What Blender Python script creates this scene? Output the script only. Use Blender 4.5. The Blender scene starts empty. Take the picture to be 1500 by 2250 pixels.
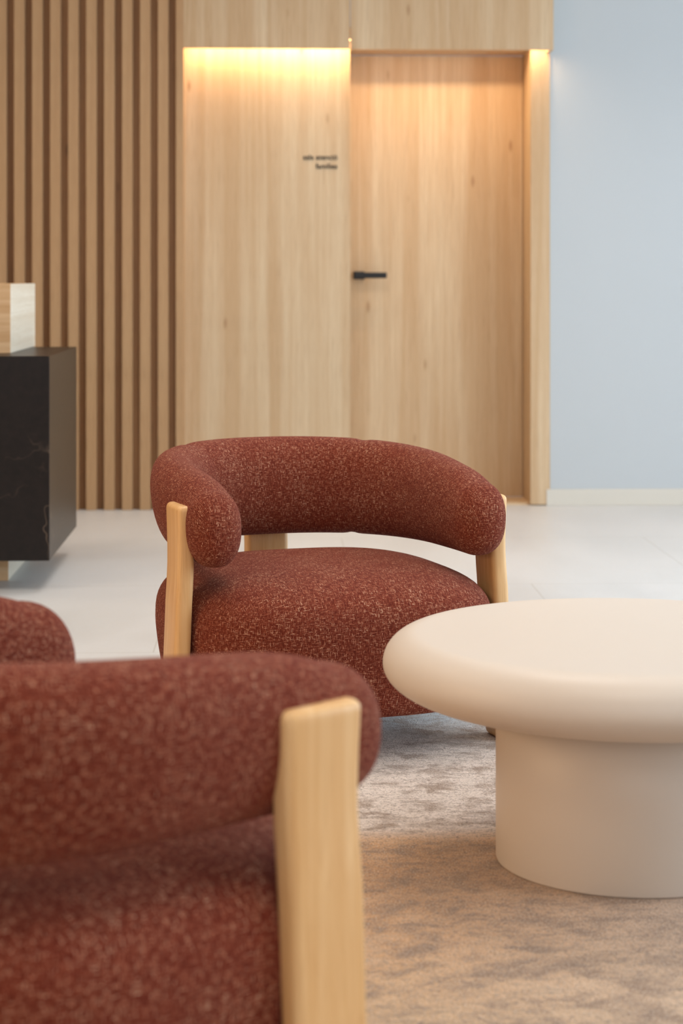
import bpy, bmesh, math, random
from mathutils import Vector, Matrix, noise
random.seed(4)
SC = bpy.context.scene
COL = SC.collection
PI = math.pi

# ---------------------------------------------------------------- camera
F = 4400.0                       # focal length in pixels of the 1500x2250 frame
TH = math.atan(150 / F)          # the camera looks slightly to the right of the wall normal
CAMZ = 1.03
cam_d = bpy.data.cameras.new('camera')
cam = bpy.data.objects.new('camera', cam_d)
COL.objects.link(cam)
cam.location = (0, 0, CAMZ)
cam.rotation_euler = (PI / 2, 0, -TH)
cam_d.sensor_fit = 'AUTO'
cam_d.sensor_width = 36
cam_d.lens = F / 2250 * 36
cam_d.shift_y = -(1125 - 612) / 2250
cam_d.clip_start = 0.05
cam_d.dof.use_dof = True
cam_d.dof.focus_distance = 4.35
cam_d.dof.aperture_fstop = 4.6
SC.camera = cam

# ---------------------------------------------------------------- world, exposure
SC.view_settings.view_transform = 'Standard'
SC.view_settings.look = 'None'
SC.view_settings.gamma = 1.0
SC.view_settings.use_curve_mapping = False
SC.view_settings.exposure = 0.10
w = bpy.data.worlds.new('world'); SC.world = w; w.use_nodes = True
bg = w.node_tree.nodes['Background']
bg.inputs[0].default_value = (0.72, 0.85, 1.0, 1)
bg.inputs[1].default_value = 0.4

def area(name, loc, rot, sx, sy, power, color, spread=180):
    l = bpy.data.lights.new(name, 'AREA'); l.shape = 'RECTANGLE'
    l.size = sx; l.size_y = sy; l.energy = power; l.color = color
    l.spread = math.radians(spread)
    o = bpy.data.objects.new(name, l); COL.objects.link(o)
    o.location = loc; o.rotation_euler = rot
    return o
XL, XR, YB, ZC = -4.6, 4.9, -3.2, 3.3      # room box
P0, P1, P2 = 8.93, 9.05, 9.32              # fascia and batten plane, panel plane, door plane
PG = 9.06                                  # painted wall plane
# daylight through the windows of the right-hand wall and of the wall behind the camera
area('window_daylight_right', (XR + 0.12, 4.4, 1.65), (0, PI / 2, 0), 2.5, 5.4, 225, (0.73, 0.87, 1.0))
area('window_daylight_rear', (0.4, YB - 0.12, 1.7), (PI / 2, 0, 0), 7.6, 2.4, 78, (1.0, 0.97, 0.93))
# added warm fill from the left-hand wall, no fitting seen, outside the frame
area('warm_fill_left', (XL + 0.08, 2.2, 1.5), (0, -PI / 2, 0), 1.6, 3.4, 62, (1.0, 0.60, 0.28))

CEIL_SPOTS = [(-2.6, 1.6), (-2.6, 4.6), (-2.6, 7.2), (0.2, 1.6), (0.2, 4.6), (0.2, 7.2), (3.0, 1.6), (3.0, 4.6), (3.0, 7.2)]
LED_W = 7.0
LAMP_W = 14.0
LAMP_C = (1.0, 0.93, 0.86)

# ---------------------------------------------------------------- helpers
def wx(px, Y):
    """world X of image column px on the plane world y = Y"""
    return math.tan(TH + math.atan((px - 750) / F)) * Y
def cam2w(xc, d):
    return (xc * math.cos(TH) + d * math.sin(TH), -xc * math.sin(TH) + d * math.cos(TH))

def link(name, bm, mat, parent=None, smooth=False, kind=None, loc=None):
    me = bpy.data.meshes.new(name)
    bm.normal_update()
    bm.to_mesh(me); bm.free()
    if mat: me.materials.append(mat)
    if smooth:
        for p in me.polygons: p.use_smooth = True
    o = bpy.data.objects.new(name, me); COL.objects.link(o)
    if parent: o.parent = parent
    if kind: o['kind'] = kind
    if loc: o.location = loc
    return o
def box(bm, x0, x1, y0, y1, z0, z1, bevel=0, seg=2):
    r = bmesh.ops.create_cube(bm, size=1)
    for v in r['verts']:
        v.co = Vector(((x0 + x1) / 2 + v.co.x * (x1 - x0), (y0 + y1) / 2 + v.co.y * (y1 - y0), (z0 + z1) / 2 + v.co.z * (z1 - z0)))
    if bevel:
        es = list({e for v in r['verts'] for e in v.link_edges})
        bmesh.ops.bevel(bm, geom=es, offset=bevel, segments=seg, affect='EDGES', profile=0.5)
def boxo(name, dims, mat, parent=None, bevel=0, kind=None, seg=2):
    bm = bmesh.new(); box(bm, *dims, bevel=bevel, seg=seg)
    return link(name, bm, mat, parent, kind=kind)
def tag(o, label, cat, group=None):
    o['label'] = label; o['category'] = cat
    if group: o['group'] = group
def empty(name, loc, rz=0):
    o = bpy.data.objects.new(name, None); COL.objects.link(o)
    o.empty_display_size = 0.1
    o.location = loc; o.rotation_euler = (0, 0, rz)
    return o

# ---------------------------------------------------------------- materials
def srgb(r, g, b):
    f = lambda c: (c / 255 / 12.92) if c / 255 <= 0.04045 else ((c / 255 + 0.055) / 1.055) ** 2.4
    return (f(r), f(g), f(b), 1)
class NT:
    def __init__(s, name):
        s.m = bpy.data.materials.new(name); s.m.use_nodes = True
        s.t = s.m.node_tree; s.b = s.t.nodes['Principled BSDF']
    def n(s, typ, **kw):
        nd = s.t.nodes.new(typ)
        for k, v in kw.items():
            if k.startswith('i_'):
                key = k[2:]
                key = int(key) if key.isdigit() else key.replace('_', ' ')
                if isinstance(v, bpy.types.NodeSocket): s.t.links.new(v, nd.inputs[key])
                else: nd.inputs[key].default_value = v
            else: setattr(nd, k, v)
        return nd
    def l(s, a, b): s.t.links.new(a, b)
    def coord(s, kind='Object'): return s.n('ShaderNodeTexCoord').outputs[kind]
    def map(s, vec, scale=(1, 1, 1), loc=(0, 0, 0), rot=(0, 0, 0)):
        return s.n('ShaderNodeMapping', i_0=vec, i_Scale=scale, i_Location=loc, i_Rotation=rot).outputs[0]
    def noise(s, vec, scale=1, detail=3, rough=0.5, dist=0):
        return s.n('ShaderNodeTexNoise', i_Vector=vec, i_Scale=scale, i_Detail=detail, i_Roughness=rough, i_Distortion=dist).outputs[0]
    def ramp(s, fac, stops):
        nd = s.n('ShaderNodeValToRGB', i_0=fac); e = nd.color_ramp.elements
        while len(e) < len(stops): e.new(0.5)
        for i, (p, c) in enumerate(stops): e[i].position = p; e[i].color = c
        return nd.outputs[0]
    def mrange(s, v, a, b, c=0.0, d=1.0):
        return s.n('ShaderNodeMapRange', i_0=v, i_1=a, i_2=b, i_3=c, i_4=d).outputs[0]
    def math(s, op, a, b=0.0):
        return s.n('ShaderNodeMath', operation=op, i_0=a, i_1=b).outputs[0]
    def mix(s, fac, a, b, blend='MIX'):
        nd = s.n('ShaderNodeMix', data_type='RGBA', blend_type=blend)
        for i, v in ((0, fac), (6, a), (7, b)):
            if isinstance(v, bpy.types.NodeSocket): s.l(v, nd.inputs[i])
            else: nd.inputs[i].default_value = v
        return nd.outputs[2]
    def bump(s, h, strength=0.3, dist=0.001):
        nd = s.n('ShaderNodeBump', i_Height=h, i_Strength=strength, i_Distance=dist)
        s.l(nd.outputs[0], s.b.inputs['Normal'])
    def col(s, c):
        if isinstance(c, bpy.types.NodeSocket): s.l(c, s.b.inputs['Base Color'])
        else: s.b.inputs['Base Color'].default_value = c
    def set(s, **kw):
        for k, v in kw.items(): s.b.inputs[k.replace('_', ' ')].default_value = v

def wood(name, light, mid, dark, axis='Z', rough=0.5, plank=0.13, knots=True, grain=1.0):
    t = NT(name); c = t.coord('Object')
    rot = {'Z': (0, 0, 0), 'X': (0, PI / 2, 0), 'Y': (PI / 2, 0, 0)}[axis]
    c = t.map(c, rot=rot)
    # wide boards / cathedral bands
    wob = t.noise(t.map(c, scale=(3, 3, 0.8)), 1, 2)
    band = t.noise(t.map(c, scale=(1 / plank, 1 / plank, 0.18), loc=(0.3, 1.7, 0)), 1, 3, 0.6, 0.25)
    fine = t.noise(t.map(c, scale=(95, 95, 1.6)), 1, 4, 0.6, 0.1)
    vfine = t.noise(t.map(c, scale=(420, 420, 9)), 1, 2, 0.5)
    cl = t.ramp(band, [(0.30, light), (0.48, mid), (0.60, light), (0.74, mid)])
    f2 = t.mrange(fine, 0.38, 0.72, 0.0, 0.55 * grain)
    cl = t.mix(f2, cl, mid)
    f3 = t.mrange(vfine, 0.5, 0.75, 0.0, 0.35 * grain)
    cl = t.mix(f3, cl, dark)
    if knots:
        v = t.n('ShaderNodeTexVoronoi', feature='F1', i_Vector=t.map(c, scale=(7.5, 7.5, 2.4)), i_Scale=1.0, i_Randomness=1.0)
        k = t.mrange(v.outputs['Distance'], 0.03, 0.09, 0.55, 0.0)
        ring = t.mrange(v.outputs['Distance'], 0.06, 0.26, 0.28, 0.0)
        st = t.noise(t.map(c, scale=(24, 24, 0.9), loc=(4, 4, 0)), 1, 2, 0.5, 0.6)
        st = t.mrange(st, 0.52, 0.70, 0.0, 0.42)
        cl = t.mix(st, cl, mid)
        cl = t.mix(ring, cl, mid)
        cl = t.mix(k, cl, dark)
    t.col(cl); t.set(Roughness=rough)
    t.b.inputs['Specular IOR Level'].default_value = 0.35
    t.bump(fine, 0.10, 0.0006)
    return t.m
M_panel = wood('pale_oak_veneer', srgb(220, 197, 164), srgb(200, 168, 130), srgb(146, 106, 70), plank=0.16)
M_slat = wood('oak_batten', srgb(204, 168, 127), srgb(186, 148, 108), srgb(130, 92, 56), plank=0.3, knots=False)
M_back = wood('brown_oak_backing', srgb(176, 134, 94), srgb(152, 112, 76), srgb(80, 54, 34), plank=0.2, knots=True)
M_leg = wood('honey_oak_leg', srgb(236, 198, 146), srgb(220, 174, 118), srgb(190, 138, 84), plank=0.05, knots=False, rough=0.38)
M_riser = wood('desk_oak', srgb(226, 196, 156), srgb(205, 166, 122), srgb(160, 115, 75), axis='X', plank=0.12)

M_riser_lit = wood('desk_oak_lit_side', srgb(240, 234, 218), srgb(226, 216, 196), srgb(190, 172, 145), axis='Y', plank=0.09)  # paler copy of the desk oak: window light painted into the right-facing sides
def fabric():
    t = NT('rust_melange_weave')
    uv = t.coord('UV')
    uvn = t.n('ShaderNodeVectorMath', operation='ADD', i_0=uv,
              i_1=t.n('ShaderNodeVectorMath', operation='SCALE', i_0=t.n('ShaderNodeTexNoise', i_Vector=uv, i_Scale=18.0).outputs['Color'], i_Scale=0.0025).outputs[0]).outputs[0]
    A = t.noise(t.map(uvn, scale=(680, 80, 1)), 1, 2, 0.6)
    B = t.noise(t.map(uvn, scale=(80, 680, 1), loc=(13, 7, 0)), 1, 2, 0.6)
    A2 = t.noise(t.map(uvn, scale=(360, 50, 1), loc=(3, 2, 0)), 1, 2, 0.6)
    B2 = t.noise(t.map(uvn, scale=(50, 360, 1), loc=(31, 17, 0)), 1, 2, 0.6)
    S = t.noise(t.map(uvn, scale=(800, 800, 1)), 1, 1, 0.5)
    L = t.noise(t.map(uvn, scale=(14, 14, 1)), 1, 3, 0.6)
    a = t.mrange(A, 0.51, 0.73); b = t.mrange(B, 0.51, 0.73)
    a2 = t.mrange(A2, 0.51, 0.74, 0, 0.7); b2 = t.mrange(B2, 0.51, 0.74, 0, 0.7)
    ab = t.math('MAXIMUM', a, b); ab2 = t.math('MAXIMUM', a2, b2)
    s = t.math('ADD', t.math('MULTIPLY', ab, 0.75), t.math('MULTIPLY', ab2, 0.26))
    s = t.math('MULTIPLY', s, t.mrange(S, 0.34, 0.60, 0.25, 1.3))
    s = t.math('MULTIPLY', s, t.mrange(L, 0.35, 0.65, 0.85, 1.15))
    cl = t.ramp(s, [(0.0, srgb(90, 31, 18)), (0.20, srgb(124, 52, 34)), (0.5, srgb(168, 106, 78)), (0.80, srgb(232, 202, 172))])
    t.col(cl); t.set(Roughness=0.92)
    t.b.inputs['Specular IOR Level'].default_value = 0.2
    t.b.inputs['Sheen Weight'].default_value = 0.08
    t.b.inputs['Sheen Roughness'].default_value = 0.45
    t.b.inputs['Sheen Tint'].default_value = srgb(255, 190, 180)
    t.bump(t.math('ADD', s, S), 0.55, 0.0012)
    return t.m
M_fab = fabric()

def floor_mat():
    t = NT('pale_stone_tile'); c = t.coord('Object')
    n1 = t.noise(t.map(c, scale=(1.1, 0.6, 1)), 1, 5, 0.6, 0.5)
    n2 = t.noise(c, 60, 3, 0.6)
    cl = t.ramp(n1, [(0.3, srgb(202, 203, 203)), (0.7, srgb(218, 219, 220))])
    cl = t.mix(t.mrange(n2, 0.4, 0.8, 0, 0.15), cl, srgb(190, 184, 174))
    br = t.n('ShaderNodeTexBrick', offset=0.5, i_Vector=t.map(c, scale=(1, 1, 1), loc=(0.33, 0.47, 0)), i_Scale=1.0, i_Mortar_Size=0.0022, i_Brick_Width=1.2, i_Row_Height=1.2)
    cl = t.mix(t.math('MULTIPLY', br.outputs['Fac'], 0.5), cl, srgb(165, 160, 150))
    t.col(cl)
    rr = t.mrange(n1, 0.3, 0.7, 0.34, 0.46); t.l(rr, t.b.inputs['Roughness'])
    t.b.inputs['Specular IOR Level'].default_value = 0.5
    t.bump(n2, 0.03, 0.001)
    return t.m
M_floor = floor_mat()

def paint(name, c1, rough=0.7):
    t = NT(name); c = t.coord('Object')
    n = t.noise(c, 220, 3, 0.6)
    n2 = t.noise(c, 1.5, 3, 0.5)
    t.col(t.mix(t.mrange(n2, 0.3, 0.7, 0, 0.06), c1, (c1[0] * .8, c1[1] * .8, c1[2] * .8, 1)))
    t.set(Roughness=rough); t.bump(n, 0.05, 0.0005)
    return t.m
M_wall = paint('pale_grey_paint', srgb(194, 201, 206))
M_white = paint('white_plaster', srgb(235, 232, 226))
M_taupe = paint('taupe_plaster', srgb(118, 104, 92))
M_table = paint('cream_lacquer', srgb(216, 206, 195), 0.45)
M_base = paint('stone_skirting', srgb(216, 212, 202), 0.5)
M_black = paint('matt_black_metal', srgb(14, 14, 15), 0.4)
M_ink = paint('black_lettering', srgb(30, 26, 22), 0.6)
M_alu = paint('grey_metal_frame', srgb(120, 122, 124), 0.4)

def stone():
    t = NT('dark_veined_stone'); c = t.coord('Object')
    d = t.n('ShaderNodeVectorMath', operation='ADD', i_0=c, i_1=t.n('ShaderNodeVectorMath', operation='SCALE', i_0=t.n('ShaderNodeTexNoise', i_Vector=c, i_Scale=3.0, i_Detail=4.0).outputs['Color'], i_Scale=0.6).outputs[0]).outputs[0]
    v = t.n('ShaderNodeTexVoronoi', feature='DISTANCE_TO_EDGE', i_Vector=d, i_Scale=3.4)
    ve = t.mrange(v.outputs['Distance'], 0.0, 0.014, 1.0, 0.0)
    msk = t.mrange(t.noise(c, 2.6, 3, 0.6), 0.52, 0.68)
    n = t.noise(c, 40, 4, 0.7)
    cl = t.ramp(n, [(0.3, srgb(20, 15, 14)), (0.75, srgb(32, 25, 23))])
    cl = t.mix(t.math('MULTIPLY', t.math('MULTIPLY', ve, msk), 0.45), cl, srgb(140, 118, 100))
    t.col(cl); t.set(Roughness=0.34); t.b.inputs['Specular IOR Level'].default_value = 0.25; t.bump(n, 0.05, 0.0005)
    return t.m
M_stone = stone()

def rug_mat():
    t = NT('distressed_wool_rug'); c = t.coord('Object')
    pile = t.noise(t.map(c, scale=(300, 240, 1)), 1, 3, 0.7)
    cur = t.noise(t.map(c, scale=(130, 110, 1)), 1, 3, 0.6, 1.4)
    patch = t.noise(t.map(c, scale=(11, 14, 1)), 1, 5, 0.68, 0.4)
    big = t.noise(t.map(c, scale=(1.6, 5.0, 1), loc=(2, 1, 0)), 1, 4, 0.6)
    streak = t.noise(t.map(c, scale=(14, 60, 1), loc=(1, 5, 0)), 1, 4, 0.7)
    sep = t.n('ShaderNodeSeparateXYZ', i_0=c)
    # dyed bands across the rug, running with world y; the far blue is partly painted daylight
    y = t.math('ADD', sep.outputs[1], t.math('MULTIPLY', t.math('SUBTRACT', big, 0.5), 0.22))
    y = t.math('ADD', y, t.math('MULTIPLY', t.math('SUBTRACT', patch, 0.5), 0.10))
    yf = t.mrange(y, 2.0, 5.2)
    pos = lambda Y: (Y - 2.0) / 3.2
    brown = srgb(204, 154, 102); tan = srgb(212, 172, 126); grey = srgb(232, 216, 204)
    blue = srgb(176, 196, 208); dk = srgb(138, 108, 82)
    cl = t.ramp(yf, [(0.0, tan), (pos(2.75), tan), (pos(3.1), brown), (pos(3.45), srgb(188, 138, 90)), (pos(3.66), brown), (pos(3.76), grey), (pos(4.35), grey), (pos(4.52), srgb(206, 198, 192)), (pos(4.72), blue), (pos(5.1), blue)])
    xf = t.math('MULTIPLY', t.mrange(t.math('ADD', sep.outputs[0], t.math('MULTIPLY', t.math('SUBTRACT', patch, 0.5), 0.5)), 0.15, 0.75), t.mrange(y, 3.75, 3.5))
    cl = t.mix(t.math('MULTIPLY', xf, 0.7), cl, srgb(190, 172, 156))  # greyer to the right: falloff of warm light from the left, painted in
    cl = t.mix(t.mrange(patch, 0.48, 0.62, 0, 0.85), cl, dk)
    cl = t.mix(t.mrange(streak, 0.52, 0.68, 0, 0.5), cl, srgb(120, 100, 84))
    cl = t.mix(t.mrange(patch, 0.48, 0.28, 0, 0.30), cl, srgb(226, 206, 182))
    cl = t.mix(t.mrange(cur, 0.48, 0.66, 0, 0.75), cl, srgb(116, 92, 76))
    cl = t.mix(t.mrange(pile, 0.50, 0.30, 0, 0.6), cl, srgb(246, 236, 224))
    t.col(cl); t.set(Roughness=0.95)
    t.b.inputs['Sheen Weight'].default_value = 0.3
    t.b.inputs['Specular IOR Level'].default_value = 0.15
    t.bump(t.math('ADD', pile, cur), 0.8, 0.004)
    return t.m
M_rug = rug_mat()

def emit(name, c, s):
    t = NT(name)
    t.col((*c, 1)); t.b.inputs['Emission Color'].default_value = (*c, 1); t.b.inputs['Emission Strength'].default_value = s
    return t.m
M_led = emit('warm_led_diffuser', (1.0, 0.62, 0.26), 14.0)
M_lamp = emit('lamp_diffuser', LAMP_C, 4.0)

# ---------------------------------------------------------------- room shell
boxo('floor', (XL - .2, XR + .2, YB - .2, PG + .4, -0.2, 0.0), M_floor, kind='structure')
ceil_o = boxo('ceiling', (XL - .2, XR + .2, YB - .2, PG + .4, ZC, ZC + .2), M_white, kind='structure')
wl = boxo('wall_left', (XL - .2, XL, YB - .2, PG + .4, 0, ZC), M_taupe, kind='structure')
boxo('warm_fill_housing', (XL, XL + .06, .45, 3.95, .65, 2.35), M_white, wl)  # added housing box behind the unseen warm fill

def window_wall(name, dims_fn, u0, u1, z0, z1, wa, wb, za, zb):
    """wall with one long opening, as four solid pieces in one mesh"""
    bm = bmesh.new()
    for (a, b, c, d) in ((u0, wa, z0, z1), (wb, u1, z0, z1), (wa, wb, z0, za), (wa, wb, zb, z1)):
        box(bm, *dims_fn(a, b), c, d)
    return link(name, bm, M_taupe, kind='structure')
window_wall('wall_right', lambda a, b: (XR, XR + .2, a, b), YB - .2, PG + .4, 0, ZC, 1.7, 7.2, 0.35, 2.95)
window_wall('wall_rear', lambda a, b: (a, b, YB - .2, YB), XL, XR, 0, ZC, -3.5, 4.3, 0.4, 2.95)
def window(name, horiz, a, b, z0, z1, c):
    bm = bmesh.new(); n = 5; s = 0.05
    def pc(u0, u1, za, zb):
        if horiz: box(bm, u0, u1, c - .03, c + .03, za, zb)
        else: box(bm, c - .03, c + .03, u0, u1, za, zb)
    pc(a, b, z0, z0 + s); pc(a, b, z1 - s, z1)
    for i in range(n + 1):
        u = a + (b - a - s) * i / n
        pc(u, u + s, z0 + s, z1 - s)
    return link(name, bm, M_alu, kind='structure')
window('window_1', False, 1.7, 7.2, 0.35, 2.95, XR + .06)
window('window_2', True, -3.5, 4.3, 0.4, 2.95, YB - .06)

# back wall : painted section on the right
xr_post = wx(1208, P1)                 # right edge of the door post
x_post0 = wx(1165, P1)
x_door0 = wx(768.5, P1)
x_pan0 = wx(403.5, P0)
x_fas1 = wx(1215.5, P0)
ZF = 1.03 + 506.5 * 8.917 / F          # underside of the fascia
boxo('wall_back', (xr_post, XR, PG, PG + .2, 0, ZC), M_wall, kind='structure')
boxo('baseboard_right', (wx(1200, PG - .012), XR, PG - .014, PG, 0, 0.073), M_base, kind='structure', bevel=0.002)

# timber panel beside the door, post, soffit and fascia
boxo('wall_panelled', (x_pan0 - .01, x_door0, P1, P1 + .05, 0, ZC), M_panel, kind='structure')
boxo('trim_1', (x_post0, xr_post, P1, P1 + .3, 0.004, ZF + .10), M_panel, kind='structure', bevel=0.0015)
bm = bmesh.new()
box(bm, x_pan0, wx(769, P0) - .0015, P0, P0 + .018, ZF, ZC)
box(bm, wx(769, P0) + .0015, x_fas1, P0, P0 + .018, ZF - 0.003, ZC)
link('trim_2', bm, M_panel, kind='structure')                     # fascia boards
bm = bmesh.new(); box(bm, x_fas1 - .018, x_fas1, P0 + .018, PG, ZF - .003, ZC)
link('trim_3', bm, M_panel, kind='structure')                     # return of the fascia to the painted wall
boxo('trim_4', (x_door0, x_post0, P1, P2 + .02, ZF + .016, ZF + .10), M_panel, kind='structure')     # soffit above the door
bm = bmesh.new(); box(bm, x_door0 - .012, x_door0, P1 + .05, P2 + .02, 0, ZF + .016)
link('trim_5', bm, M_panel, kind='structure')                     # left lining of the door niche
boxo('trim_6', (x_door0, x_post0, P1 + .02, P2, 0.0, 0.010), M_panel, kind='structure')             # timber threshold
bm = bmesh.new(); box(bm, x_pan0, x_fas1 - .02, P0 + .018, P1, ZF + .085, ZF + .10)
link('trim_7', bm, M_panel, kind='structure')                     # top of the light slot

# door with lever handle
door = boxo('door_1', (x_door0 + .003, x_post0 - .003, P2, P2 + .045, 0.012, ZF + .012), M_panel, kind='structure')
bm = bmesh.new()
hx0, hx1 = wx(776, P2), wx(848, P2)
hz = 1.03 + 7 * 9.3 / F
box(bm, hx0, hx0 + .052, P2 - .008, P2, hz - .018, hz + .018, bevel=.002)       # square rose
box(bm, hx0 + .014, hx0 + .036, P2 - .05, P2 - .006, hz - .011, hz + .011, bevel=.002)
box(bm, hx0, hx1, P2 - .062, P2 - .044, hz - .0135, hz + .0135, bevel=.003)
link('door_handle', bm, M_black, door)

# batten wall
slw = empty('wall_slatted', (0, P0, 0)); slw['kind'] = 'structure'
per = wx(226.5, P0) - wx(187, P0)
xe = wx(386, P0)
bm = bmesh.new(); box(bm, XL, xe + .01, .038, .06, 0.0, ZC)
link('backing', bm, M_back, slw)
n = 0
x = xe
base_slat = None
for k in range(1, 60):
    xs = xe - per * k
    if xs < XL + .05: break
    if base_slat is None:
        bm = bmesh.new(); box(bm, 0, per * .585, 0, .038, 0.0, ZC, bevel=.0012, seg=1)
        base_slat = link('slat', bm, M_slat, slw); s = base_slat
    else:
        s = base_slat.copy(); COL.objects.link(s); s.parent = slw
    s.location = (xs, 0, 0)
bm = bmesh.new(); box(bm, xe, x_pan0, 0, P1 - P0 + .02, 0.0, ZC, bevel=.0012, seg=1)
link('end_slat', bm, M_slat, slw)

# LED line in the slot between fascia and panel
led = empty('led_strip', ((x_pan0 + x_fas1) / 2, P0 + .065, ZF + .048))
ll = area('led_light', ((x_pan0 + x_fas1) / 2, P0 + .065, ZF + .044), (0, 0, 0), x_fas1 - x_pan0 - .05, .014, LED_W, (1.0, 0.70, 0.42))
tag(led, 'warm white linear light hidden in the slot above the door and timber panel', 'light')
bm = bmesh.new(); box(bm, -(x_fas1 - x_pan0) / 2 + .004, (x_fas1 - x_pan0) / 2 - .022, -.012, .012, .0, .012)
link('profile', bm, M_alu, led)
bm = bmesh.new(); box(bm, -(x_fas1 - x_pan0) / 2 + .006, (x_fas1 - x_pan0) / 2 - .024, -.009, .009, -.003, .0)
link('diffuser', bm, M_led, led)

# ---------------------------------------------------------------- ceiling lamps (above the frame)
for i, (lx, ly) in enumerate(CEIL_SPOTS):
    l = bpy.data.lights.new('ceiling_lamp_light', 'AREA'); l.shape = 'DISK'; l.size = 0.9; l.energy = LAMP_W * (0.9 if ly < 2 else 1.0); l.color = (1.0, 0.80, 0.58) if lx < -2 else LAMP_C; l.spread = math.radians(125)
    o = bpy.data.objects.new('ceiling_lamp_light', l); COL.objects.link(o); o.location = (lx, ly, ZC - .09)
    bm = bmesh.new(); bmesh.ops.create_cone(bm, cap_ends=True, segments=48, radius1=.47, radius2=.47, depth=.08)
    link('ceiling_lamp', bm, M_white, ceil_o, loc=(lx, ly, ZC - .04))

# ---------------------------------------------------------------- reception desk
desk = empty('reception_desk', cam2w(-1.4, 7.1) + (0,))
tag(desk, 'dark veined stone reception desk block with a pale wood upstand, by the slatted wall', 'desk')
def dbox(name, x1, y0, y1, z0, z1, mat, bev=.002, w_=1.6):
    bm = bmesh.new()
    dx, dy = desk.location.x, desk.location.y
    box(bm, x1 - w_ - dx, x1 - dx, y0 - dy, y1 - dy, z0, z1, bevel=bev)
    bm.normal_update()
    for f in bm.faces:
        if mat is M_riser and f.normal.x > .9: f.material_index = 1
    o = link(name, bm, mat, desk)
    if mat is M_riser: o.data.materials.append(M_riser_lit)
    return o
YD0, YD1 = 6.61, 7.52
dbox('counter_block', wx(108.5, YD0), YD0, YD1, 0.102, 0.775, M_stone)
xw = wx(19, 6.86)
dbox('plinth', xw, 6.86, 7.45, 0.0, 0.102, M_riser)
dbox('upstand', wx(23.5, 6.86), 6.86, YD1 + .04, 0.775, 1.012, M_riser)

# ---------------------------------------------------------------- rug
bm = bmesh.new(); box(bm, -1.55, 2.3, 0.6, 5.08, 0.0, 0.004, bevel=.0015)
rug = link('rug', bm, M_rug); tag(rug, 'distressed low pile rug fading from tan brown to grey under the table', 'rug')

# ---------------------------------------------------------------- coffee table
tc = cam2w(0.510, 3.545)
tab = empty('coffee_table', (*tc, 0.004))
tag(tab, 'round cream coffee table with thick rounded top on a drum pedestal', 'table')
def lathe(name, prof, mat, parent, seg=160):
    bm = bmesh.new(); rings = []
    for (r, z) in prof:
        if r < 1e-6: rings.append([bm.verts.new((0, 0, z))])
        else: rings.append([bm.verts.new((r * math.cos(2 * PI * i / seg), r * math.sin(2 * PI * i / seg), z)) for i in range(seg)])
    for a, b in zip(rings, rings[1:]):
        for i in range(seg):
            j = (i + 1) % seg
            if len(a) == 1: bm.faces.new((a[0], b[i], b[j]))
            elif len(b) == 1: bm.faces.new((a[i], b[0], a[j]))
            else: bm.faces.new((a[i], b[i], b[j], a[j]))
    bmesh.ops.recalc_face_normals(bm, faces=bm.faces)
    return link(name, bm, mat, parent, smooth=True)
zt, zm, zb, R = 0.400, 0.345, 0.285, 0.437
prof = [(0, zt), (.2, zt), (.36, zt - .0003)]
for i in range(0, 17):
    a = PI / 2 * i / 16
    prof.append((.375 + (R - .375) * math.sin(a) ** 1.0, zm + (zt - zm) * math.cos(a)))
for i in range(1, 17):
    a = PI / 2 * i / 16
    prof.append((.33 + (R - .33) * math.cos(a), zm - (zm - zb) * math.sin(a)))
prof += [(.2, zb), (0, zb)]
lathe('tabletop', prof, M_table, tab)
rp = .2365
lathe('pedestal', [(0, 0), (rp - .004, 0), (rp - .001, .001), (rp, .004), (rp, .15), (rp, zb + .004), (0, zb + .004)], M_table, tab)

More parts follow.
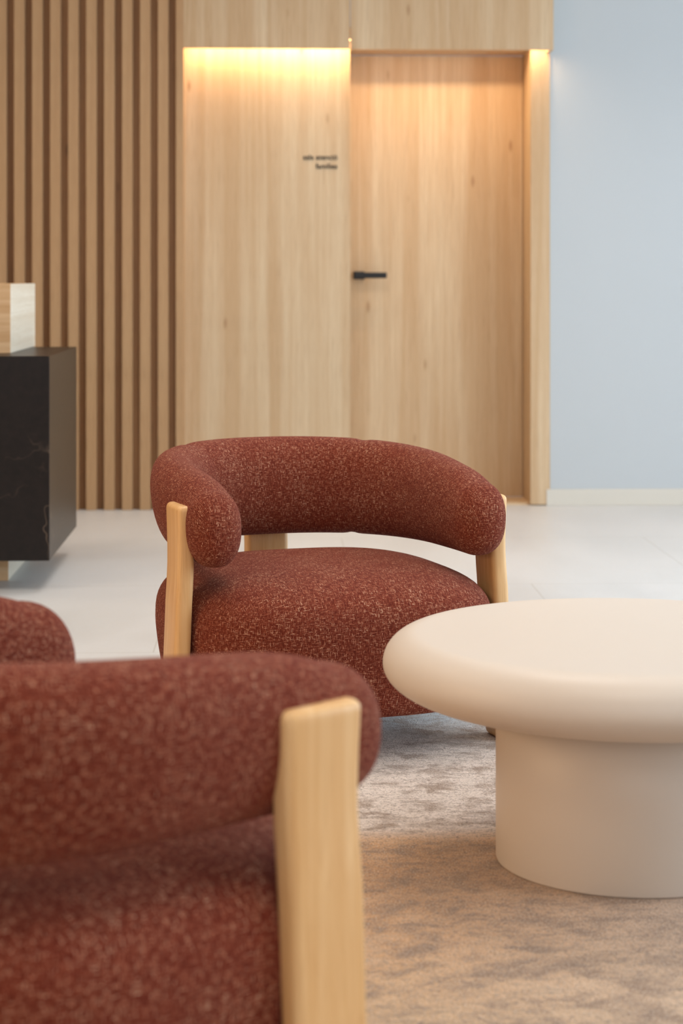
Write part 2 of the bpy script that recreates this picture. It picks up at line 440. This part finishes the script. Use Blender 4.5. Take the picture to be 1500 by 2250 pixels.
# ---------------------------------------------------------------- armchairs
def spow(v, p): return math.copysign(abs(v) ** p, v)
def make_backrest(parent):
    a, b, yf = 0.300, 0.385, -0.200
    nexp = 2.3
    pts = []
    for i in range(13): pts.append((-a, yf + (0 - yf) * i / 12 ** 1.0))
    N = 60
    for i in range(1, N):
        t = PI - PI * i / N
        pts.append((a * spow(math.cos(t), 2 / nexp), b * spow(math.sin(t), 2 / nexp)))
    for i in range(13): pts.append((a, 0 + (yf - 0) * i / 12))
    # resample evenly
    P = [Vector((p[0], p[1], 0)) for p in pts]
    L = [0]
    for p, q in zip(P, P[1:]): L.append(L[-1] + (q - p).length)
    tot = L[-1]; M = 120
    def at(s):
        s = min(max(s, 0), tot)
        for i in range(len(L) - 1):
            if L[i + 1] >= s:
                f = (s - L[i]) / max(L[i + 1] - L[i], 1e-9); return P[i].lerp(P[i + 1], f)
        return P[-1]
    cap = 0.078
    ss = []
    for i in range(13):
        th = PI / 2 * i / 13
        ss.append((-cap * math.cos(th), math.sin(th) ** 0.8 if i else 0.0))
    secs = [(s, k) for s, k in ss] + [(tot * i / M, 1.0) for i in range(M + 1)] + [(tot - s, k) for s, k in reversed(ss)]
    K = 48; bm = bmesh.new(); uvl = bm.loops.layers.uv.new('UVMap'); rings = []; info = []
    for s, k in secs:
        sc_ = min(max(s, 0), tot)
        p = at(sc_)
        d = (at(min(sc_ + .02, tot)) - at(max(sc_ - .02, 0))).normalized()
        if s < 0: p = p + Vector((0, 1, 0)) * s * 1.0; d = Vector((0, 1, 0))
        if s > tot: p = p - Vector((0, 1, 0)) * (s - tot); d = Vector((0, -1, 0))
        nrm = Vector((-d.y, d.x, 0))           # points outwards (left of travel for clockwise U)
        q = sc_ / tot
        bk = 0.5 - 0.5 * math.cos(2 * PI * q)   # 0 at arms, 1 at back
        bk = bk ** 0.85
        bk2 = min(1, 0.18 + 1.15 * bk ** 0.7) if 0 else bk ** 0.62
        ed = max(0.0, 1 - min(sc_, tot - sc_) / 0.11)
        hh = (0.176 + 0.054 * bk2 - 0.014 * ed ** 2) / 2
        ww = (0.116 + 0.022 * bk) / 2
        zc = 0.418 - 0.008 * bk + hh
        crease = 0
        for cq in (0.355, 0.645):
            crease += math.exp(-((q - cq) / 0.010) ** 2)
        cr = 1 - 0.034 * crease
        tilt = 0.22 * bk + 0.02
        ring = []; pr = []
        kk = max(k, 0.001)
        for j in range(K):
            t = 2 * PI * j / K
            ex = 2 / 2.35
            u = ww * spow(math.cos(t), ex) * kk * cr
            v = hh * spow(math.sin(t), ex) * (kk if k < 1 else 1) * cr
            # fuller top, slimmer bottom
            u *= 1 + 0.05 * (v / hh)
            co = p + nrm * (u + tilt * v) + Vector((0, 0, zc + v - 0.30 * (1 - kk) ** 1.2 * max(v, 0) - 0.016 * (1 - kk)))
            ring.append(bm.verts.new(co)); 
        rings.append(ring)
        per_ = [0]
        for j in range(K): per_.append(per_[-1] + (ring[(j + 1) % K].co - ring[j].co).length)
        info.append((s, per_))
    for i in range(len(rings) - 1):
        A, B = rings[i], rings[i + 1]
        for j in range(K):
            j2 = (j + 1) % K
            f = bm.faces.new((A[j], B[j], B[j2], A[j2]))
            ref = info[60][1]
            f.normal_update()
            uv = [(v.co.x + 9, v.co.z) for v in (A[j], B[j], B[j2], A[j2])] if abs(f.normal.y) > .8 and (i < 14 or i > len(rings) - 16) else [(info[i][0], ref[j]), (info[i + 1][0], ref[j]), (info[i + 1][0], ref[j + 1]), (info[i][0], ref[j + 1])]
            for lp, c in zip(f.loops, uv): lp[uvl].uv = c
    f = bm.faces.new(rings[0]); g = bm.faces.new(rings[-1][::-1])
    bmesh.ops.recalc_face_normals(bm, faces=bm.faces)
    return link('backrest', bm, M_fab, parent, smooth=True)

def make_seat(parent):
    bm = bmesh.new(); uvl = bm.loops.layers.uv.new('UVMap')
    z0, zm, z1 = 0.100, 0.262, 0.402
    prof = []
    for i in range(21):                       # crowned top rolling over into the side
        a = PI / 2 * i / 20
        prof.append((math.sin(a) ** 0.62, zm + (z1 - zm) * math.cos(a) ** 0.66 if i < 20 else zm))
    for i in range(1, 9):
        f = i / 8
        prof.append((1 - 0.050 * f ** 1.5, zm + (z0 + .035 - zm) * f))
    for i in range(1, 9):
        a = PI / 2 * i / 8
        prof.append((0.95 - 0.075 * (1 - math.cos(a)), z0 + .035 * (1 - math.sin(a))))
    prof.append((0.0, z0))
    ol = [(0.352 * spow(math.cos(2 * PI * j / 128), 2 / 3.0), 0.35 * spow(math.sin(2 * PI * j / 128), 2 / 3.0)) for j in range(129)]
    pa = [0]
    for p_, q_ in zip(ol, ol[1:]): pa.append(pa[-1] + math.hypot(q_[0] - p_[0], q_[1] - p_[1]))
    arc = [0]
    for (ra, za), (rb, zb_) in zip(prof, prof[1:]): arc.append(arc[-1] + math.hypot((rb - ra) * .35, zb_ - za))
    K = 128; rings = []
    for rr, z in prof:
        ring = []
        for j in range(K):
            t = 2 * PI * j / K
            c, s = math.cos(t), math.sin(t)
            x = 0.352 * spow(c, 2 / 3.2)
            y = (0.345 if s < 0 else 0.35) * spow(s, 2 / (3.6 if s < 0 else 2.8))
            r = max(rr, 1e-4)
            ring.append(bm.verts.new((x * r, y * r, z)))
        rings.append(ring)
    for i in range(len(prof) - 1):
        A, B = rings[i], rings[i + 1]
        for j in range(K):
            j2 = (j + 1) % K
            f = bm.faces.new((A[j], B[j], B[j2], A[j2]))
            f.normal_update()
            top = abs(f.normal.z) > 0.62
            for lp, (jj, v, q) in zip(f.loops, ((j, A[j], arc[i]), (j, B[j], arc[i + 1]), (j + 1, B[j2], arc[i + 1]), (j + 1, A[j2], arc[i]))):
                lp[uvl].uv = (v.co.x + 5, v.co.y) if top else (pa[jj], q)
    bmesh.ops.recalc_face_normals(bm, faces=bm.faces)
    return link('seat', bm, M_fab, parent, smooth=True)

def leg_profile_mesh(prof_in, prof_out, zs, half_t, bend):
    """board whose long side faces the chair; lower part straight, top leaning with the roll.
       prof_in/out: extents along the board's width at heights zs; bend: offset along thickness"""
    bm = bmesh.new(); rings = []
    for w0, w1, z, bo in zip(prof_in, prof_out, zs, bend):
        r = [bm.verts.new((bo + sx * half_t, yy, z)) for (sx, yy) in ((-1, w0), (1, w0), (1, w1), (-1, w1))]
        rings.append(r)
    for A, B in zip(rings, rings[1:]):
        for j in range(4): bm.faces.new((A[j], A[(j + 1) % 4], B[(j + 1) % 4], B[j]))
    bm.faces.new(rings[0][::-1]); bm.faces.new(rings[-1])
    bmesh.ops.recalc_face_normals(bm, faces=bm.faces)
    es = [e for e in bm.edges if len(e.link_faces) == 2 and e.calc_face_angle(0) > 0.9]
    bmesh.ops.bevel(bm, geom=es, offset=0.012, segments=5, affect='EDGES', profile=0.5)
    return bm
def smoothed(zs, keys):
    out = []
    for z in zs:
        for (a, va), (b, vb) in zip(keys, keys[1:]):
            if a <= z <= b:
                f = (z - a) / (b - a); f = f * f * (3 - 2 * f); out.append(va + (vb - va) * f); break
    return out
def make_legs(parent):
    zs = [0.0, .1, .2, .28, .34, .38, .42, .45, .48, .51, .53, .548]
    # front edge / back edge of the board in the chair's y, board thickness runs along x
    fr = smoothed(zs, [(0, -.196), (.30, -.201), (.44, -.197), (.57, -.201)])
    bk = smoothed(zs, [(0, -.094), (.30, -.090), (.57, -.084)])
    for sx in (-1, 1):
        bend = smoothed(zs, [(0, .380), (.28, .362), (.44, .355), (.57, .357)])
        bm = leg_profile_mesh(fr, bk, zs, 0.018, [sx * v for v in bend])
        link('leg', bm, M_leg, parent, smooth=True)
    zs2 = [0.0, .1, .2, .28, .34, .38, .42, .45, .48, .52, .56]
    bend = smoothed(zs2, [(0, .425), (.4, .425), (.47, .445), (.57, .475)])
    bm = leg_profile_mesh([-.053] * 11, [.053] * 11, zs2, 0.018, bend)
    bmesh.ops.rotate(bm, verts=bm.verts, cent=(0, 0, 0), matrix=Matrix.Rotation(PI / 2, 3, 'Z'))
    link('leg', bm, M_leg, parent, smooth=True)

def make_chair():
    c = empty('armchair', (0, 0, 0))
    make_seat(c); make_backrest(c); make_legs(c)
    return c
c1 = make_chair()
tag(c1, 'rust red upholstered armchair in sharp focus beyond the coffee table, facing the camera', 'armchair')
p = cam2w(-0.050, 4.50)
c1.location = (*p, 0.004); c1.rotation_euler = (0, 0, math.radians(18.5) - TH)
# the near chair is a copy of the same model
c2 = c1.copy(); COL.objects.link(c2)
for ch in list(c1.children):
    d = ch.copy(); COL.objects.link(d); d.parent = c2
tag(c2, 'blurred rust red armchair in the left foreground, seen from its side and back', 'armchair')
a2 = math.radians(134.0)
fx, fy = math.sin(a2), -math.cos(a2)
p = cam2w(-0.023 - .355 * fy - .15 * fx, 2.26 + .355 * fx - .15 * fy)
c2.location = (*p, 0.004); c2.rotation_euler = (0, 0, a2 - TH)

# ---------------------------------------------------------------- lettering on the panel
tx = bpy.data.curves.new('sign_text', 'FONT'); tx.body = 'sala atenci\u00f3\nfam\u00edlies'
tx.align_x = 'RIGHT'; tx.size = 0.0335; tx.extrude = 0.0006; tx.space_line = 1.22; tx.offset = 0.0005
to = bpy.data.objects.new('sign_text', tx); COL.objects.link(to)
bpy.context.view_layer.update()
me = bpy.data.meshes.new_from_object(to.evaluated_get(bpy.context.evaluated_depsgraph_get()))
bpy.data.objects.remove(to)
me.materials.clear(); me.materials.append(M_ink)
sg = bpy.data.objects.new('wall_lettering', me); COL.objects.link(sg)
sg.location = (wx(741.5, P1), P1 - .0008, CAMZ + (612 - 350) * 9.03 / F); sg.rotation_euler = (PI / 2, 0, 0)
tag(sg, 'small black lettering on the pale wood panel left of the door', 'sign')
